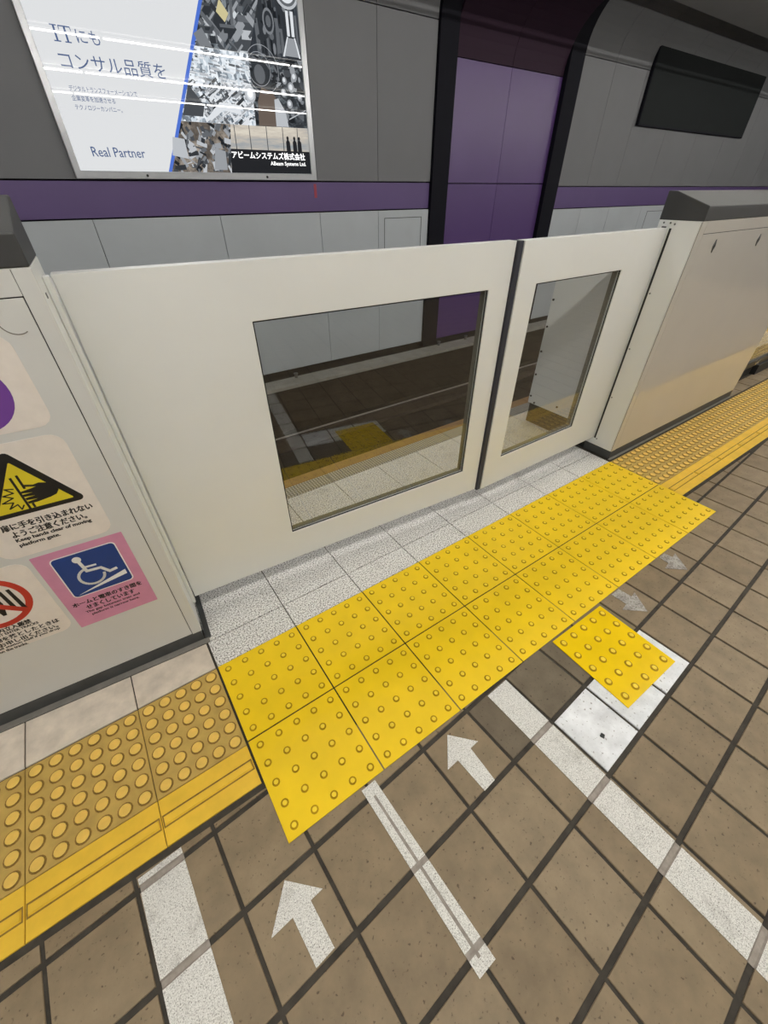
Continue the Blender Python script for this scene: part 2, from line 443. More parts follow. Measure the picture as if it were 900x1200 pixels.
strip = thing('tactile_strip', 'bright yellow two-row tactile warning strip laid in front of the gate doors', 'tactile paving')
for k in range(8):
    for r in range(2):
        tactile_sheet(strip, .3*k, -.3*r, 'bright_yellow', single=k < 6)
# single extra tile, stuck on askew over the white squares
lt = thing('tactile_tile', 'single glossy yellow tactile tile lying on white squares beside the strip', 'tactile tile', (1.0515, -.605, 0), math.radians(-.7))
t = MB().box(.001, .296, -.297, -.001, .001, .0045).build('sheet', 'shiny_yellow', lt, bevel=.0008)
SD = dome_mesh('dome', .0118, .0074, .0042, .0135, ['yellow_grime', 'bright_dome'], 14)
for a in range(5):
    for b_ in range(5):
        link('dome', SD, lt).location = (.029+.0598*a, -.029-.0598*b_, .0045)

# ------------------------------------------------------------------ floor markings
def tape_line(name, label, A, B, wd, group=None, grime=True):
    """tape from A to B, sinking into the joints it crosses"""
    A, B = Vector(A), Vector(B); d = (B-A); L = d.length; d.normalize(); nrm = Vector((-d.y, d.x))
    ts = []
    for j in range(-12, 4):
        q = O+E2*j; e = E1.normalized(); den = d.x*e.y-d.y*e.x
        t_ = ((q.x-A.x)*e.y-(q.y-A.y)*e.x)/den
        if .01 < t_ < L-.01: ts.append(t_)
    ts.sort(); cuts = [(0, .0018)]
    for t_ in ts: cuts += [(t_-.0085, .0018), (t_-.005, -.0016), (t_+.005, -.0016), (t_+.0085, .0018)]
    cuts.append((L, .0018))
    b = MB(); g_ = [0]*(len(cuts)-1)
    for k in range(len(cuts)-1):
        low = cuts[k][1] < 0 or cuts[k+1][1] < 0
        vs = []
        for t_, z in (cuts[k], cuts[k+1]):
            for sgn in (-1, 1):
                p = A+d*t_+nrm*sgn*wd/2; vs += [(p.x, p.y, z), (p.x, p.y, z-.0012)]
        b.add(vs, [(0, 4, 6, 2), (0, 1, 5, 4), (2, 6, 7, 3), (1, 3, 7, 5)], 1 if low else 0)
    return tag(b.build(name, ['tape', 'tape_grime']), label, 'floor line', group)
tape_line('floor_line', 'wide white floor line beside the left casing, starting at the yellow bar tiles', (-.2785, -.449), (-.225, -1.5), .102)
tape_line('floor_line', 'long wide white floor line running to the right edge from beside the white squares', (.752, -.612), (.803, -1.75), .092)
tl = thing('floor_line', 'narrow worn white floor line with a dirty groove, between the two white arrows', 'floor line')
def strip2(a, b_, c, d_, name, mat, par, z=.0016):
    MB().prism([a, b_, c, d_], z-.001, z).build(name, mat, par)
A0, A1, B0, B1 = Vector((.218, -.605)), Vector((.263, -.604)), Vector((.241, -1.04)), Vector((.290, -1.039))
def lerp(a, b_, t_): return tuple(a+(b_-a)*t_)
def quad(u0, u1, t0, t1):
    return [lerp(Vector(lerp(A0, A1, u0)), Vector(lerp(B0, B1, u0)), t0), lerp(Vector(lerp(A0, A1, u1)), Vector(lerp(B0, B1, u1)), t0),
            lerp(Vector(lerp(A0, A1, u1)), Vector(lerp(B0, B1, u1)), t1), lerp(Vector(lerp(A0, A1, u0)), Vector(lerp(B0, B1, u0)), t1)]
for u0, u1, t0, t1, nm, mt, z in ((0, .40, 0, 1, 'tape', 'tape', .0018), (.56, 1, 0, 1, 'tape', 'tape', .0018), (.40, .56, .07, .95, 'groove', 'tape_grime', .0008), (.40, .56, 0, .07, 'tape', 'tape', .0018), (.40, .56, .95, 1, 'tape', 'tape', .0018), (0, 1, .482, .512, 'groove', 'tape_grime', .0021), (0, 1, .90, .93, 'groove', 'tape_grime', .0021)):
    strip2(*quad(u0, u1, t0, t1), nm, mt, tl, z)
def arrow(label, head, shaft, mat, lift=.002):
    t = thing('floor_arrow', label, 'floor arrow', (head[0][0], head[0][1], 0))
    def loc(P): return [(p[0]-head[0][0], p[1]-head[0][1]) for p in P]
    MB().prism(loc(shaft), .0004, lift-.0004).build('arrow_shaft', mat, t)
    MB().prism(loc(head), .0008, lift).build('arrow_head', mat, t)
arrow('white arrow nearest the camera, between the left wide line and the narrow line', [(-.036, -.657), (.033, -.723), (-.101, -.731)], [(0, -.722), (.009, -.824), (-.038, -.828), (-.047, -.728)], 'tape')
arrow('white arrow just below the yellow strip, beside the long wide line', [(.514, -.63), (.578, -.697), (.451, -.703)], [(.546, -.697), (.544, -.798), (.501, -.801), (.492, -.699)], 'tape')
arrow('faded grey arrow on the brown tiles next to the single glossy tile', [(1.479, -.733), (1.53, -.651), (1.405, -.671)], [(1.441, -.603), (1.493, -.603), (1.50, -.656), (1.446, -.664)], 'tape_faded')
arrow('faded grey arrow farthest from the camera, near the end of the yellow strip', [(1.846, -.714), (1.905, -.631), (1.773, -.653)], [(1.82, -.603), (1.865, -.603), (1.872, -.636), (1.818, -.646)], 'tape_faded')

ch = MB().prism([(.897, -.899), (.909, -.896), (.912, -.906), (.901, -.911)], 0, .003).build('rubber_chip', 'black_and_seam_shade')
tag(ch, 'small dark chip lying on the uncovered white floor tile', 'debris')

# ------------------------------------------------------------------ platform gate casings
def casing(label, loc, rz, s0, s1, side, frontmat):
    """local x along the gate, y into the depth, z up. side = x of the end that faces the doors"""
    t = thing('gate_casing', label, 'gate casing', loc, rz)
    MB().box(s0, s1, .006, .19, .052, 1.2).build('body', 'gate_white', t, bevel=.002)
    MB().box(s0+.004, s1-.004, .19, .668, .137, 1.10).build('rear_body', 'gate_white', t, bevel=.003)
    MB().box(s0+.004, s1-.004, .0035, .006, .056, 1.198).build('black_and_seam_shade', 'black_and_seam_shade', t)  # dark sheet that paints the shade in the gaps between front panels
    MB().box(s0+.005, s1-.005, 0.001, .18, 0, .0525).build('kick_base', 'kick_dark', t, bevel=.002)
    MB().box(s0+.012, s1-.012, .18, .655, 0, .137).build('rear_base', 'black_and_seam_shade', t)
    MB().prism([(-.001, 1.2005), (-.001, 1.255), (.155, 1.306), (.192, 1.306), (.192, 1.2005)], s0, s1, 'x').build('top_cap', 'cap_grey', t, bevel=.003)
    lo, hi = (s0, s1-.0335) if side == s1 else (s0+.048, s1)
    MB().box(lo, hi, 0, .0036, .056, 1.1515).build('front_panel', frontmat, t, bevel=.0012)
    if side == s1: MB().box(s1-.0315, s1, 0, .0036, .053, 1.2).build('corner_trim', 'casing_white', t, bevel=.0012)
    else: MB().box(s0, s0+.0465, 0, .0036, .053, 1.2).build('corner_trim', frontmat, t, bevel=.0012)
    a, b_ = (s0, s1-.0325) if side == s1 else (s0+.0475, s1)
    MB().box(a, b_, 0, .0036, 1.154, 1.2).build('top_trim', frontmat, t, bevel=.0008)
    return t
CL = casing('pale gate casing with warning stickers at the left edge', OL, TH, -1.65, 0., 0., 'casing_white')
MB().box(-1.65, .012, -.021, .001, .0, .004).build('sealant_strip', 'seal_grey', CL)
MB().box(.0005, .02, .0, .34, .0, .006).build('sealant_strip', 'kick_dark', CL)
MB().box(.0003, .012, .10, .124, .10, 1.172).build('edge_guard', 'gate_white', CL, bevel=.002)
MB().box(-.002, .0015, .04, .05, 1.14, 1.15).build('bolt', 'steel', CL)
MB().prism([(-.075, 1.268), (-.058, 1.268), (-.058, 1.281), (-.075, 1.281)], .03, .07, 'y').build('indicator', 'lamp_orange', CL)
b = MB(); b.prism(ellipse(-.066, 1.118, .028, .03, 12, 200, 300)+ellipse(-.066, 1.118, .026, .028, 12, 200, 300)[::-1], -.0006, 0, 'y').build('scuff_arc', 'seal_grey', CL)
CR = casing('glossy pale gate casing to the right of the doors', (2.42, .021, 0), 0., 0., 1.70, 0., 'casing_gloss')
for z in (.904, .636, .363, .094):
    MB().cyl((-.0022, .113, z), .004, .0022, 'x', 10).build('screw', 'steel', CR)
for d_, z in ((.653, .790), (.653, .638), (.653, .487), (.653, .337), (.653, .188), (.614, .150), (.437, .183), (.326, .637), (.3, .16), (.653, .94), (.326, .94)):
    MB().cyl((-.001, d_, z), .0065, .005, 'x', 12).build('screw', 'black_and_seam_shade', CR)
MB().box(-.0025, 0, .148, .168, 1.168, 1.176).build('latch_slot', 'black_and_seam_shade', CR)
for d_, z in ((.115, 1.186), (.135, 1.19), (.165, 1.19)):
    MB().cyl((-.0022, d_, z), .004, .0022, 'x', 10).build('screw', 'steel', CR)
MB().box(-.001, .0, .122, .132, .095, 1.17).build('brush_seal', 'black_and_seam_shade', CR)
for x in (.205, .713):
    l = MB().prism([(x-.013, 1.10), (x, 1.127), (x+.013, 1.10), (x, 1.073)], -.004, 0, 'y').build('lock', 'steel', CR, bevel=.001)
    MB().prism([(x-.006, 1.10), (x, 1.115), (x+.006, 1.10), (x, 1.085)], -.0045, -.0038, 'y').build('keyhole', 'black_and_seam_shade', l)
MB().box(-.005, 1.70, -.012, .001, 0, .004).build('sealant_strip', 'seal_grey', CR)
ft = MB().cyl((1.725, .02, 0), .014, .05, 'z', 12).build('stop_foot', 'chrome', CR)

# doors
def door(label, loc, rz, o, h, th=.04):
    t = thing('gate_door', label, 'gate door', loc, rz)
    MB().ring(o, h, 0, th).build('panel', 'gate_white', t, bevel=.0018)
    e = .004
    MB().ring((h[0]-.001, h[1]+.001, h[2]-.001, h[3]+.001), (h[0]+e, h[1]-e, h[2]+e, h[3]-e), .004, .008).build('window_gasket', 'black_and_seam_shade', t)
    MB().ring((h[0]-.0005, h[1]+.0005, h[2]-.0005, h[3]+.0005), (h[0]+.003, h[1]-.003, h[2]+.003, h[3]-.003), .0165, th-.001).build('window_lining', 'lining', t)
    MB().box(h[0]+.002, h[1]-.002, .009, .015, h[2]+.002, h[3]-.002).build('glass_pane', 'gate_glass', t)
    return t
dl = (OL[0]-math.sin(TH)*.13, OL[1]+math.cos(TH)*.13, 0)
DL = door('wide pale gate door with a large window, sliding from the left casing', dl, TH, (.0135, 1.398, .10, 1.171), (.426, 1.297, .239, 1.025))
DR = door('narrower pale gate door with a window, next to the glossy right casing', (0, .158, 0), 0., (1.4325, 2.4165, .095, 1.171), (1.542, 2.131, .25, 1.026))
MB().box(1.4065, 1.4315, .004, .036, .095, 1.171).build('edge_rubber', 'rubber', DR, bevel=.002)

# next bay: fixed glazed screen beyond the far casing
SCN = thing('glass_screen', 'bronze framed glass screen beyond the far end of the right casing', 'screen', (4.14, .13, 0))
MB().box(0, 2.2, .02, .10, 0, .075).build('base', 'black_and_seam_shade', SCN)
MB().box(.002, 2.2, 0, .05, .085, .135).build('bottom_rail', 'bronze_frame', SCN, bevel=.004)
MB().box(0.002, 2.2, 0, .05, 1.06, 1.12).build('top_rail', 'bronze_frame', SCN, bevel=.004)
for x in (.002, 1.02, 2.15): MB().box(x, x+.05, 0, .05, .135, 1.06).build('post', 'bronze_frame', SCN, bevel=.004)
for x0, x1 in ((.052, 1.02), (1.07, 2.15)): MB().box(x0, x1, .015, .021, .135, 1.06).build('glass_pane', 'gate_glass', SCN)
MB().box(.62, .70, -.006, .0, .095, .125).build('bracket', 'chrome', SCN, bevel=.003)
MB().box(.70, 1.3, -.02, .02, .0, .085).build('foot', 'black_and_seam_shade', SCN)

# ------------------------------------------------------------------ stickers on the left casing
def sticker(label, s0, s1, z0, z1, mat, r):
    t = thing('sticker', label, 'sticker', OL, TH)
    MB().prism(rrect(s0, s1, z0, z1, r), -.0008, 0, 'y').build('plate', mat, t)
    return t
Y1, Y2, Y3, Y4 = -.0010, -.0012, -.0014, -.0016
def flat(t, pts, y, mat, name):
    return MB().prism(pts, y, y+.0003, 'y').build(name, mat, t)
st = sticker('pale rounded sticker with a purple disc, topmost on the left casing', -.335, -.088, .900, 1.095, 'sticker_white', .03)
flat(st, ellipse(-.209, .985, .077, .077, 40), Y1, 'ink_purple', 'disc')
st = sticker('pale rounded sticker with a yellow hand hazard triangle', -.335, -.088, .583, .880, 'sticker_white', .03)
def rtri(a, b_, c, r):
    P = []; V = [Vector(a), Vector(b_), Vector(c)]
    for i in range(3):
        p, q, n_ = V[i], V[i-1], V[(i+1) % 3]; d1 = (q-p).normalized(); d2 = (n_-p).normalized()
        h_ = math.acos(max(-1, min(1, d1.dot(d2))))/2; c_ = p+(d1+d2).normalized()*r/math.sin(h_)
        a0 = p+d1*r/math.tan(h_); a1 = p+d2*r/math.tan(h_)
        m_ = c_+(p-c_).normalized()*r
        P += [tuple(a0), tuple(c_+((a0+m_)/2-c_).normalized()*r), tuple(m_), tuple(c_+((a1+m_)/2-c_).normalized()*r), tuple(a1)]
    return P
tcx = -.207
flat(st, rtri((tcx, .868), (tcx+.103, .699), (tcx-.103, .699), .010), Y1, 'ink_black', 'triangle_border')
flat(st, rtri((tcx, .836), (tcx+.077, .711), (tcx-.077, .711), .002), Y2, 'ink_yellow', 'triangle_field')
hb = MB()
hb.stroke([(-.221, .797), (-.221, .712)], .005, Y3, Y2)
hb.stroke([(-.208, .800), (-.208, .766)], .005, Y3, Y2); hb.stroke([(-.211, .722), (-.211, .713)], .005, Y3, Y2)
hb.build('closing_door', 'ink_black', st)
hand = MB().prism([(-.206, .775), (-.190, .770), (-.178, .772), (-.160, .766), (-.152, .756), (-.150, .742), (-.158, .732), (-.172, .728), (-.200, .724), (-.218, .724), (-.218, .730), (-.196, .7325), (-.218, .7345), (-.218, .7405), (-.197, .742), (-.219, .7445), (-.219, .7505), (-.198, .751), (-.219, .7545), (-.219, .759), (-.196, .762), (-.187, .764), (-.206, .769)], Y3, Y2, 'y')
hand.build('hand_pictogram', 'ink_black', st)
MB().stroke([(-.228, .770), (-.243, .774), (-.232, .760), (-.253, .758), (-.238, .748), (-.262, .740), (-.243, .736), (-.256, .722), (-.238, .729), (-.236, .714), (-.228, .724)], .003, Y3, Y2).build('burst', 'ink_black', st)
text('lettering', '扉に手を引き込まれない', -.297, -.106, .6745, .0195, Y1, 'ink_black', st, .012)
text('lettering', 'ようご注意ください。', -.286, -.128, .6515, .0195, Y1, 'ink_black', st, .012)
text('lettering', 'Keep hands clear of moving', -.286, -.124, .632, .013, Y1, 'ink_black', st, .02)
text('lettering', 'platform gate.', -.286, -.200, .6165, .013, Y1, 'ink_black', st, .02)
st = sticker('pale rounded sticker with a red prohibition ring', -.545, -.301, .293, .570, 'sticker_white', .03)
rg = MB(); ro, ri = ellipse(-.420, .467, .086, .086, 48), ellipse(-.420, .467, .070, .070, 48)
for i in range(48):
    j = (i+1) % 48; rg.prism([ro[i], ro[j], ri[j], ri[i]], Y2, Y1, 'y')
rg.stroke([(-.476, .517), (-.364, .417)], .015, Y3-.0002, Y2)
rg.build('prohibition_ring', 'ink_red', st)
pb = MB(); pb.prism(ellipse(-.42, .515, .012, .012, 16), Y2, Y1, 'y'); pb.prism([(-.44, .498), (-.40, .498), (-.395, .46), (-.405, .42), (-.413, .42), (-.418, .455), (-.424, .42), (-.434, .42), (-.445, .46)], Y2, Y1, 'y')
for x in (-.385, -.368): pb.prism([(x, .425), (x+.010, .42), (x+.004, .50), (x-.004, .50)], Y2, Y1, 'y')
pb.build('pictogram', 'ink_black', st)
text('lettering', '線路内立入厳禁', -.478, -.374, .3735, .017, Y1, 'ink_black', st, .012)
text('lettering', 'DO NOT ENTER TRACKS', -.487, -.363, .3585, .009, Y1, 'ink_black', st, .02)
text('lettering', '線路に物を落としたときは', -.520, -.322, .3415, .0165, Y1, 'ink_black', st, .012)
text('lettering', '係員にお申し出ください。', -.520, -.332, .3225, .0165, Y1, 'ink_black', st, .012)
text('lettering', 'Please call station staff if you drop', -.520, -.332, .309, .010, Y1, 'ink_black', st, .02)
text('lettering', 'an item on the tracks.', -.520, -.415, .2985, .010, Y1, 'ink_black', st, .02)
st = sticker('pink sticker with a blue wheelchair ramp pictogram', -.289, -.0765, .279, .570, 'sticker_pink', .002)
flat(st, rrect(-.2585, -.1035, .394, .5475, .012), Y1, 'ink_white', 'sign_border')
flat(st, rrect(-.2555, -.1065, .397, .5445, .010), Y2, 'ink_blue', 'sign_field')
wc = MB(); wc.prism(ellipse(-.2025, .5235, .0105, .0105, 18), Y3, Y2, 'y')
wc.stroke([(-.2005, .512), (-.196, .477), (-.163, .474), (-.148, .452), (-.131, .455)], .0085, Y3, Y2)
wc.stroke([(-.198, .492), (-.170, .490)], .006, Y3, Y2)
ar = ellipse(-.192, .456, .030, .030, 20, 105, 355); wc.stroke(ar, .007, Y3, Y2)
wc.prism([(-.246, .402), (-.113, .424), (-.113, .441)], Y3, Y2, 'y')
wc.build('wheelchair_pictogram', 'ink_white', st)
text('lettering', 'ホームと電車のすき間を', -.274, -.094, .3705, .0175, Y1, 'ink_black', st, .012)
text('lettering', 'せまくしています', -.248, -.121, .3485, .0175, Y1, 'ink_black', st, .012)
text('lettering', 'The gap between train and', -.256, -.112, .330, .011, Y1, 'ink_black', st, .01)
text('lettering', 'platform is narrow here.', -.246, -.118, .316, .011, Y1, 'ink_black', st, .01)

# ------------------------------------------------------------------ wall across the track
WY = 3.96
wall = struct(MB().box(-4, 16, 4.06, 4.3, -1.15, 3.4).build('wall_far', 'black_and_seam_shade'))
GAP = .005
def panel(name, x0, x1, z0, z1, mat, y=WY, th=.03, parent=wall):
    return MB().box(x0+GAP/2, x1-GAP/2, y, y+th, z0+GAP/2, z1-GAP/2).build(name, mat, parent, bevel=.0012)
def arc(x0, x1, y, z, R, mat, name, a1=90, th=.03, n=12, parent=wall, proud=0.):
    b = MB(); v = []
    for k in range(n+1):
        a = math.radians(a1*k/n)
        for rr in (R, R+th):
            for x in (x0+GAP/2, x1-GAP/2): v.append((x, y-R+rr*math.cos(a), z+rr*math.sin(a)))
    f = []
    for k in range(n):
        q = 4*k
        f += [(q, q+1, q+5, q+4), (q+2, q+6, q+7, q+3), (q, q+4, q+6, q+2), (q+1, q+3, q+7, q+5)]
    f += [(0, 2, 3, 1), (4*n, 4*n+1, 4*n+3, 4*n+2)]
    return b.add(v, f).build(name, mat, parent, smooth=False)
left = [-2.9, -1.8, -.7, .42, 1.51, 2.60, 3.373, 4.14]
for a, b_ in zip(left, left[1:]):
    p_ = panel('wall_panel', a, b_, -.49, 1.11, 'wall_pale')
    panel('wall_panel', a, b_, 1.374, 2.662, 'wall_grey')
    arc(a, b_, WY, 2.667, .56, 'wall_grey', 'vault_panel')
panel('stripe_panel', -2.9, 4.14, 1.116, 1.368, 'wall_purple', WY+.006)
panel('stripe_panel', 6.60, 14.6, 1.064, 1.329, 'wall_purple', WY+.006)
def hatch(x0, x1, z0, z1):
    h = MB().ring((x0, x1, z0, z1), (x0+.006, x1-.006, z0+.006, z1-.006), WY-.0015, WY+.002).build('hatch_frame', 'black_and_seam_shade', wall)
    panel('hatch_door', x0+.006, x1-.006, z0+.006, z1-.006, 'wall_pale', WY-.001, .004)
hatch(3.46, 4.03, .30, 1.035)
right = [6.60, 7.35, 8.15, 9.19, 10.27, 11.37, 12.4, 13.5, 14.6]
for a, b_ in zip(right, right[1:]):
    panel('wall_panel', a, b_, -.52, 1.058, 'wall_pale')
    panel('wall_panel', a, b_, 1.335, 2.662, 'wall_grey')
    arc(a, b_, WY, 2.667, .56, 'wall_grey', 'vault_panel')
hatch(9.42, 10.0, .3, .975)
# black framed purple niche
for x0, x1 in ((4.145, 4.405), (6.31, 6.595)):
    fr = MB().box(x0, x1, WY-.035, WY+.095, -.56, 2.667).build('niche_frame', 'frame_black', wall, bevel=.003)
    arc(x0, x1, WY-.035, 2.667, .54, 'frame_black', 'niche_frame_arch', th=.09)
for x0, x1 in ((4.405, 5.345), (5.345, 6.31)):
    panel('purple_panel', x0, x1, -.51, 1.360, 'niche_purple', WY+.03)
    panel('purple_panel', x0, x1, 1.365, 2.44, 'niche_purple', WY+.03)
    arc(x0, x1, WY+.03, 2.445, .60, 'niche_top_shade', 'purple_vault_panel')
MB().box(2.556, 2.586, WY+.003, WY+.007, 1.235, 1.35).build('red_mark', 'red_mark', wall)

# dark unlit sign box on the far wall
t = thing('sign_box', 'dark unlit sign box high on the far wall at right', 'sign', (8.22, WY, 2.07))
MB().box(0, 3.76, -.05, 0, 0, .86).build('frame', 'frame_black', t, bevel=.004)
MB().box(.02, 3.74, -.054, -.045, .02, .84).build('face', 'dark_sign', t)

# backlit advertisement
AD = thing('advertising_lightbox', 'backlit advertisement in a silver frame on the far wall', 'advertisement')
AY = WY-.03
MB().ring((.415, 2.578, 1.378, 2.80), (.462, 2.524, 1.428, 2.75), AY-.012, WY).build('frame', 'ad_frame', AD, bevel=.004)
for x in (.95, 2.035): MB().cyl((x, AY-.016, 1.402), .010, .005, 'y', 12).build('bolt', 'black_and_seam_shade', AD)
emit('ad_white', (232, 234, 236), .55, basec=(30, 30, 30), rough=.008)
emit('ad_blue', (70, 104, 190), .75)
emit('ad_ink', (66, 84, 120), .8)
emit('ad_lettering_white', (250, 250, 250), 1.0)
emit('ad_black', (22, 24, 28), .8)
emit('ad_silver', (200, 208, 214), .8)
emit('ad_pale', (224, 230, 236), .85)
emit('ad_dim', (92, 98, 106), .8)
emit('ad_cream', (206, 196, 150), .6)
emit('ad_brown', (104, 92, 84), .6)
print_mat('ad_machines', [(.2, (28, 32, 38)), (.45, (82, 90, 98)), (.62, (130, 138, 144)), (.8, (206, 212, 216))], 16, .6, rot=.7)
print_mat('ad_dark', [(.3, (18, 20, 26)), (.6, (60, 66, 74)), (.8, (150, 158, 166))], 9, .55, kind='noise', stretch=(1, 1, .35))
print_mat('ad_board', [(.2, (60, 68, 76)), (.42, (130, 140, 150)), (.55, (196, 208, 218)), (.75, (238, 244, 250))], 26, .6, stretch=(1.5, 1, 1), rot=.25)
print_mat('ad_gears', [(.3, (14, 16, 20)), (.5, (50, 56, 62)), (.64, (120, 128, 134)), (.8, (214, 220, 224))], 15, .55, kind='noise')
print_mat('ad_people', [(.25, (38, 36, 36)), (.5, (106, 98, 90)), (.65, (170, 160, 148)), (.8, (226, 224, 220))], 10, .55, kind='noise')
print_mat('ad_sky', [(.3, (150, 158, 164)), (.5, (196, 188, 176)), (.7, (228, 220, 204))], 4, .6, kind='noise', stretch=(.5, 1, 3))
MB().box(.463, 2.523, AY, AY+.01, 1.429, 2.749).build('light_face', 'ad_white', AD)
def ad(pts, mat, name, lay):
    return MB().prism(pts, AY-.0008*lay, AY-.0008*lay+.0006, 'y').build(name, mat, AD)
def bl(z): return 1.133+(z-1.43)*.5268
R_ = 2.523
ad([(bl(1.43), 1.43), (bl(2.748), 2.748), (bl(2.748)+.038, 2.748), (bl(1.43)+.028, 1.43)], 'ad_blue', 'blue_band', 1)
def e_(z): return bl(z)+.028
ad([(e_(2.215), 2.215), (2.03, 2.215), (2.27, 2.748), (e_(2.748), 2.748)], 'ad_machines', 'photo_print', 1)
ad([(2.03, 2.215), (R_, 2.22), (R_, 2.748), (2.27, 2.748)], 'ad_dark', 'photo_print', 1)
ad([(e_(1.765), 1.765), (2.0, 1.765), (2.02, 2.214), (e_(2.214), 2.214)], 'ad_board', 'photo_print', 1)
ad([(2.0, 1.765), (R_, 1.772), (R_, 2.219), (2.02, 2.214)], 'ad_gears', 'photo_print', 1)
ad([(e_(1.43), 1.43), (1.69, 1.43), (1.76, 1.764), (e_(1.764), 1.764)], 'ad_people', 'photo_print', 1)
ad([(1.695, 1.43), (R_, 1.43), (R_, 1.60), (1.72, 1.60)], 'ad_black', 'photo_print', 1)
ad([(1.72, 1.60), (R_, 1.60), (R_, 1.771), (1.762, 1.764)], 'ad_sky', 'photo_print', 1)
# picture content: busy grey photographs, printed flat on the film
for k, q in enumerate((24, 46, 70, 96, 122, 150, 184, 220)): emit('ad_tone_%d' % k, (q, min(255, q+4), min(255, q+9)), .62)
TONES = ['ad_tone_%d' % k for k in range(8)]
rnd = random.Random(3)
def collage(region, n, gen, lay):
    b = MB()
    ar = sum(region[i][0]*region[(i+1) % len(region)][1]-region[(i+1) % len(region)][0]*region[i][1] for i in range(len(region)))
    reg = region if ar > 0 else region[::-1]
    for k in range(n):
        P, tone = gen(k, n)
        for i in range(len(reg)):
            p, q = reg[i], reg[(i+1) % len(reg)]
            ex, ez = q[0]-p[0], q[1]-p[1]
            if P: P = clip(P, ez, -ex, ez*p[0]-ex*p[1])
        if len(P) > 2 and area(P) > 1e-6:
            y = AY-.0008*lay-.0004-.0012*k/n
            if sum(P[i][0]*P[(i+1) % len(P)][1]-P[(i+1) % len(P)][0]*P[i][1] for i in range(len(P))) < 0: P = P[::-1]
            b.add([(u, y, v_) for u, v_ in P], [tuple(range(len(P)))], max(0, min(7, tone)))
    return b.build('printed_picture', TONES, AD)
def rect(cx, cz, w_, h_, a):
    c, s_ = math.cos(a), math.sin(a)
    return [(cx+u*c-v_*s_, cz+u*s_+v_*c) for u, v_ in ((-w_/2, -h_/2), (w_/2, -h_/2), (w_/2, h_/2), (-w_/2, h_/2))]
def g_machines(k, n):
    big = 1-k/n
    cx, cz = rnd.uniform(1.55, 2.27), rnd.uniform(2.21, 2.75)
    return rect(cx, cz, rnd.uniform(.05, .12+.2*big), rnd.uniform(.006, .02+.06*big), rnd.choice((.75, -.75, -.7, .8, 1.45, .05))), rnd.choice((1, 1, 2, 2, 3, 3, 4, 5, 6))
def g_tower(k, n):
    cx, cz = rnd.uniform(2.03, 2.53), rnd.uniform(2.2, 2.75)
    if k < n*.7: return rect(cx, cz, rnd.uniform(.006, .04), rnd.uniform(.05, .3), rnd.uniform(-.08, .08)), rnd.choice((0, 0, 1, 1, 2, 3))
    return ellipse(cx, cz, rnd.uniform(.01, .03), rnd.uniform(.01, .04), 10), rnd.choice((1, 2, 3, 4))
def g_board(k, n):
    if k < n*.6:
        row = rnd.randrange(16); z = 2.21-row*.024; x = rnd.uniform(1.42, 2.04)
        return rect(x, z-(x-1.5)*.08, rnd.uniform(.012, .08), rnd.uniform(.004, .017), -.08), rnd.choice((3, 4, 5, 6, 6, 7, 7))
    x, z = rnd.uniform(1.45, 1.96), rnd.uniform(1.77, 2.02)
    return rect(x, z, rnd.uniform(.01, .12), rnd.uniform(.005, .022), rnd.choice((.55, .6, .5, -.9))), rnd.choice((1, 3, 5, 6, 7, 7, 7, 2))
def g_gears(k, n):
    cx, cz = rnd.uniform(2.0, 2.53), rnd.uniform(1.77, 2.22); q = rnd.random()
    if q < .5: return ellipse(cx, cz, rnd.uniform(.01, .04), rnd.uniform(.01, .04), 12), rnd.choice((0, 1, 1, 2, 3, 4, 5))
    return rect(cx, cz, rnd.uniform(.02, .12), rnd.uniform(.003, .02), rnd.uniform(-1, 1)), rnd.choice((0, 0, 1, 2, 3))
def g_people(k, n):
    cx, cz = rnd.uniform(1.15, 1.78), rnd.uniform(1.43, 1.77)
    return rect(cx, cz, rnd.uniform(.02, .10), rnd.uniform(.008, .04), rnd.uniform(-1.6, 1.6)), rnd.choice((0, 1, 1, 2, 2, 3, 4, 5, 6))
collage([(e_(2.215), 2.215), (2.03, 2.215), (2.27, 2.748), (e_(2.748), 2.748)], 190, g_machines, 1.2)
collage([(2.03, 2.215), (R_, 2.22), (R_, 2.748), (2.27, 2.748)], 120, g_tower, 1.2)
collage([(e_(1.765), 1.765), (2.0, 1.765), (2.02, 2.214), (e_(2.214), 2.214)], 420, g_board, 1.2)
collage([(2.0, 1.765), (R_, 1.772), (R_, 2.219), (2.02, 2.214)], 200, g_gears, 1.2)
collage([(e_(1.43), 1.43), (1.69, 1.43), (1.76, 1.764), (e_(1.764), 1.764)], 130, g_people, 1.2)
ad([(1.80, 2.42), (1.86, 2.37), (1.90, 2.42), (1.84, 2.49)], 'ad_cream', 'picture_shape', 5)
ad([(1.585, 2.28), (1.62, 2.22), (1.72, 2.22), (1.66, 2.32)], 'ad_tone_4', 'picture_shape', 5)
ad([(e_(2.02)+.005, 2.02), (e_(1.80)+.005, 1.80), (1.53, 1.80), (1.56, 1.87), (1.47, 1.98)], 'ad_tone_2', 'picture_shape', 5)
ad([(1.56, 1.79), (1.70, 1.90), (1.87, 1.89), (1.88, 1.83), (1.72, 1.85), (1.60, 1.78)], 'ad_tone_7', 'picture_shape', 5)
ad([(2.405, 2.355), (2.43, 2.355), (2.43, 2.50), (2.405, 2.50)], 'ad_tone_7', 'picture_shape', 5)
ad([(2.447, 2.355), (2.475, 2.355), (2.475, 2.50), (2.447, 2.50)], 'ad_tone_7', 'picture_shape', 5)
ad([(2.345, 2.23), (2.36, 2.23), (2.412, 2.35), (2.40, 2.35)], 'ad_tone_7', 'picture_shape', 5)
ad([(2.50, 2.23), (2.517, 2.23), (2.478, 2.35), (2.465, 2.35)], 'ad_tone_7', 'picture_shape', 5)
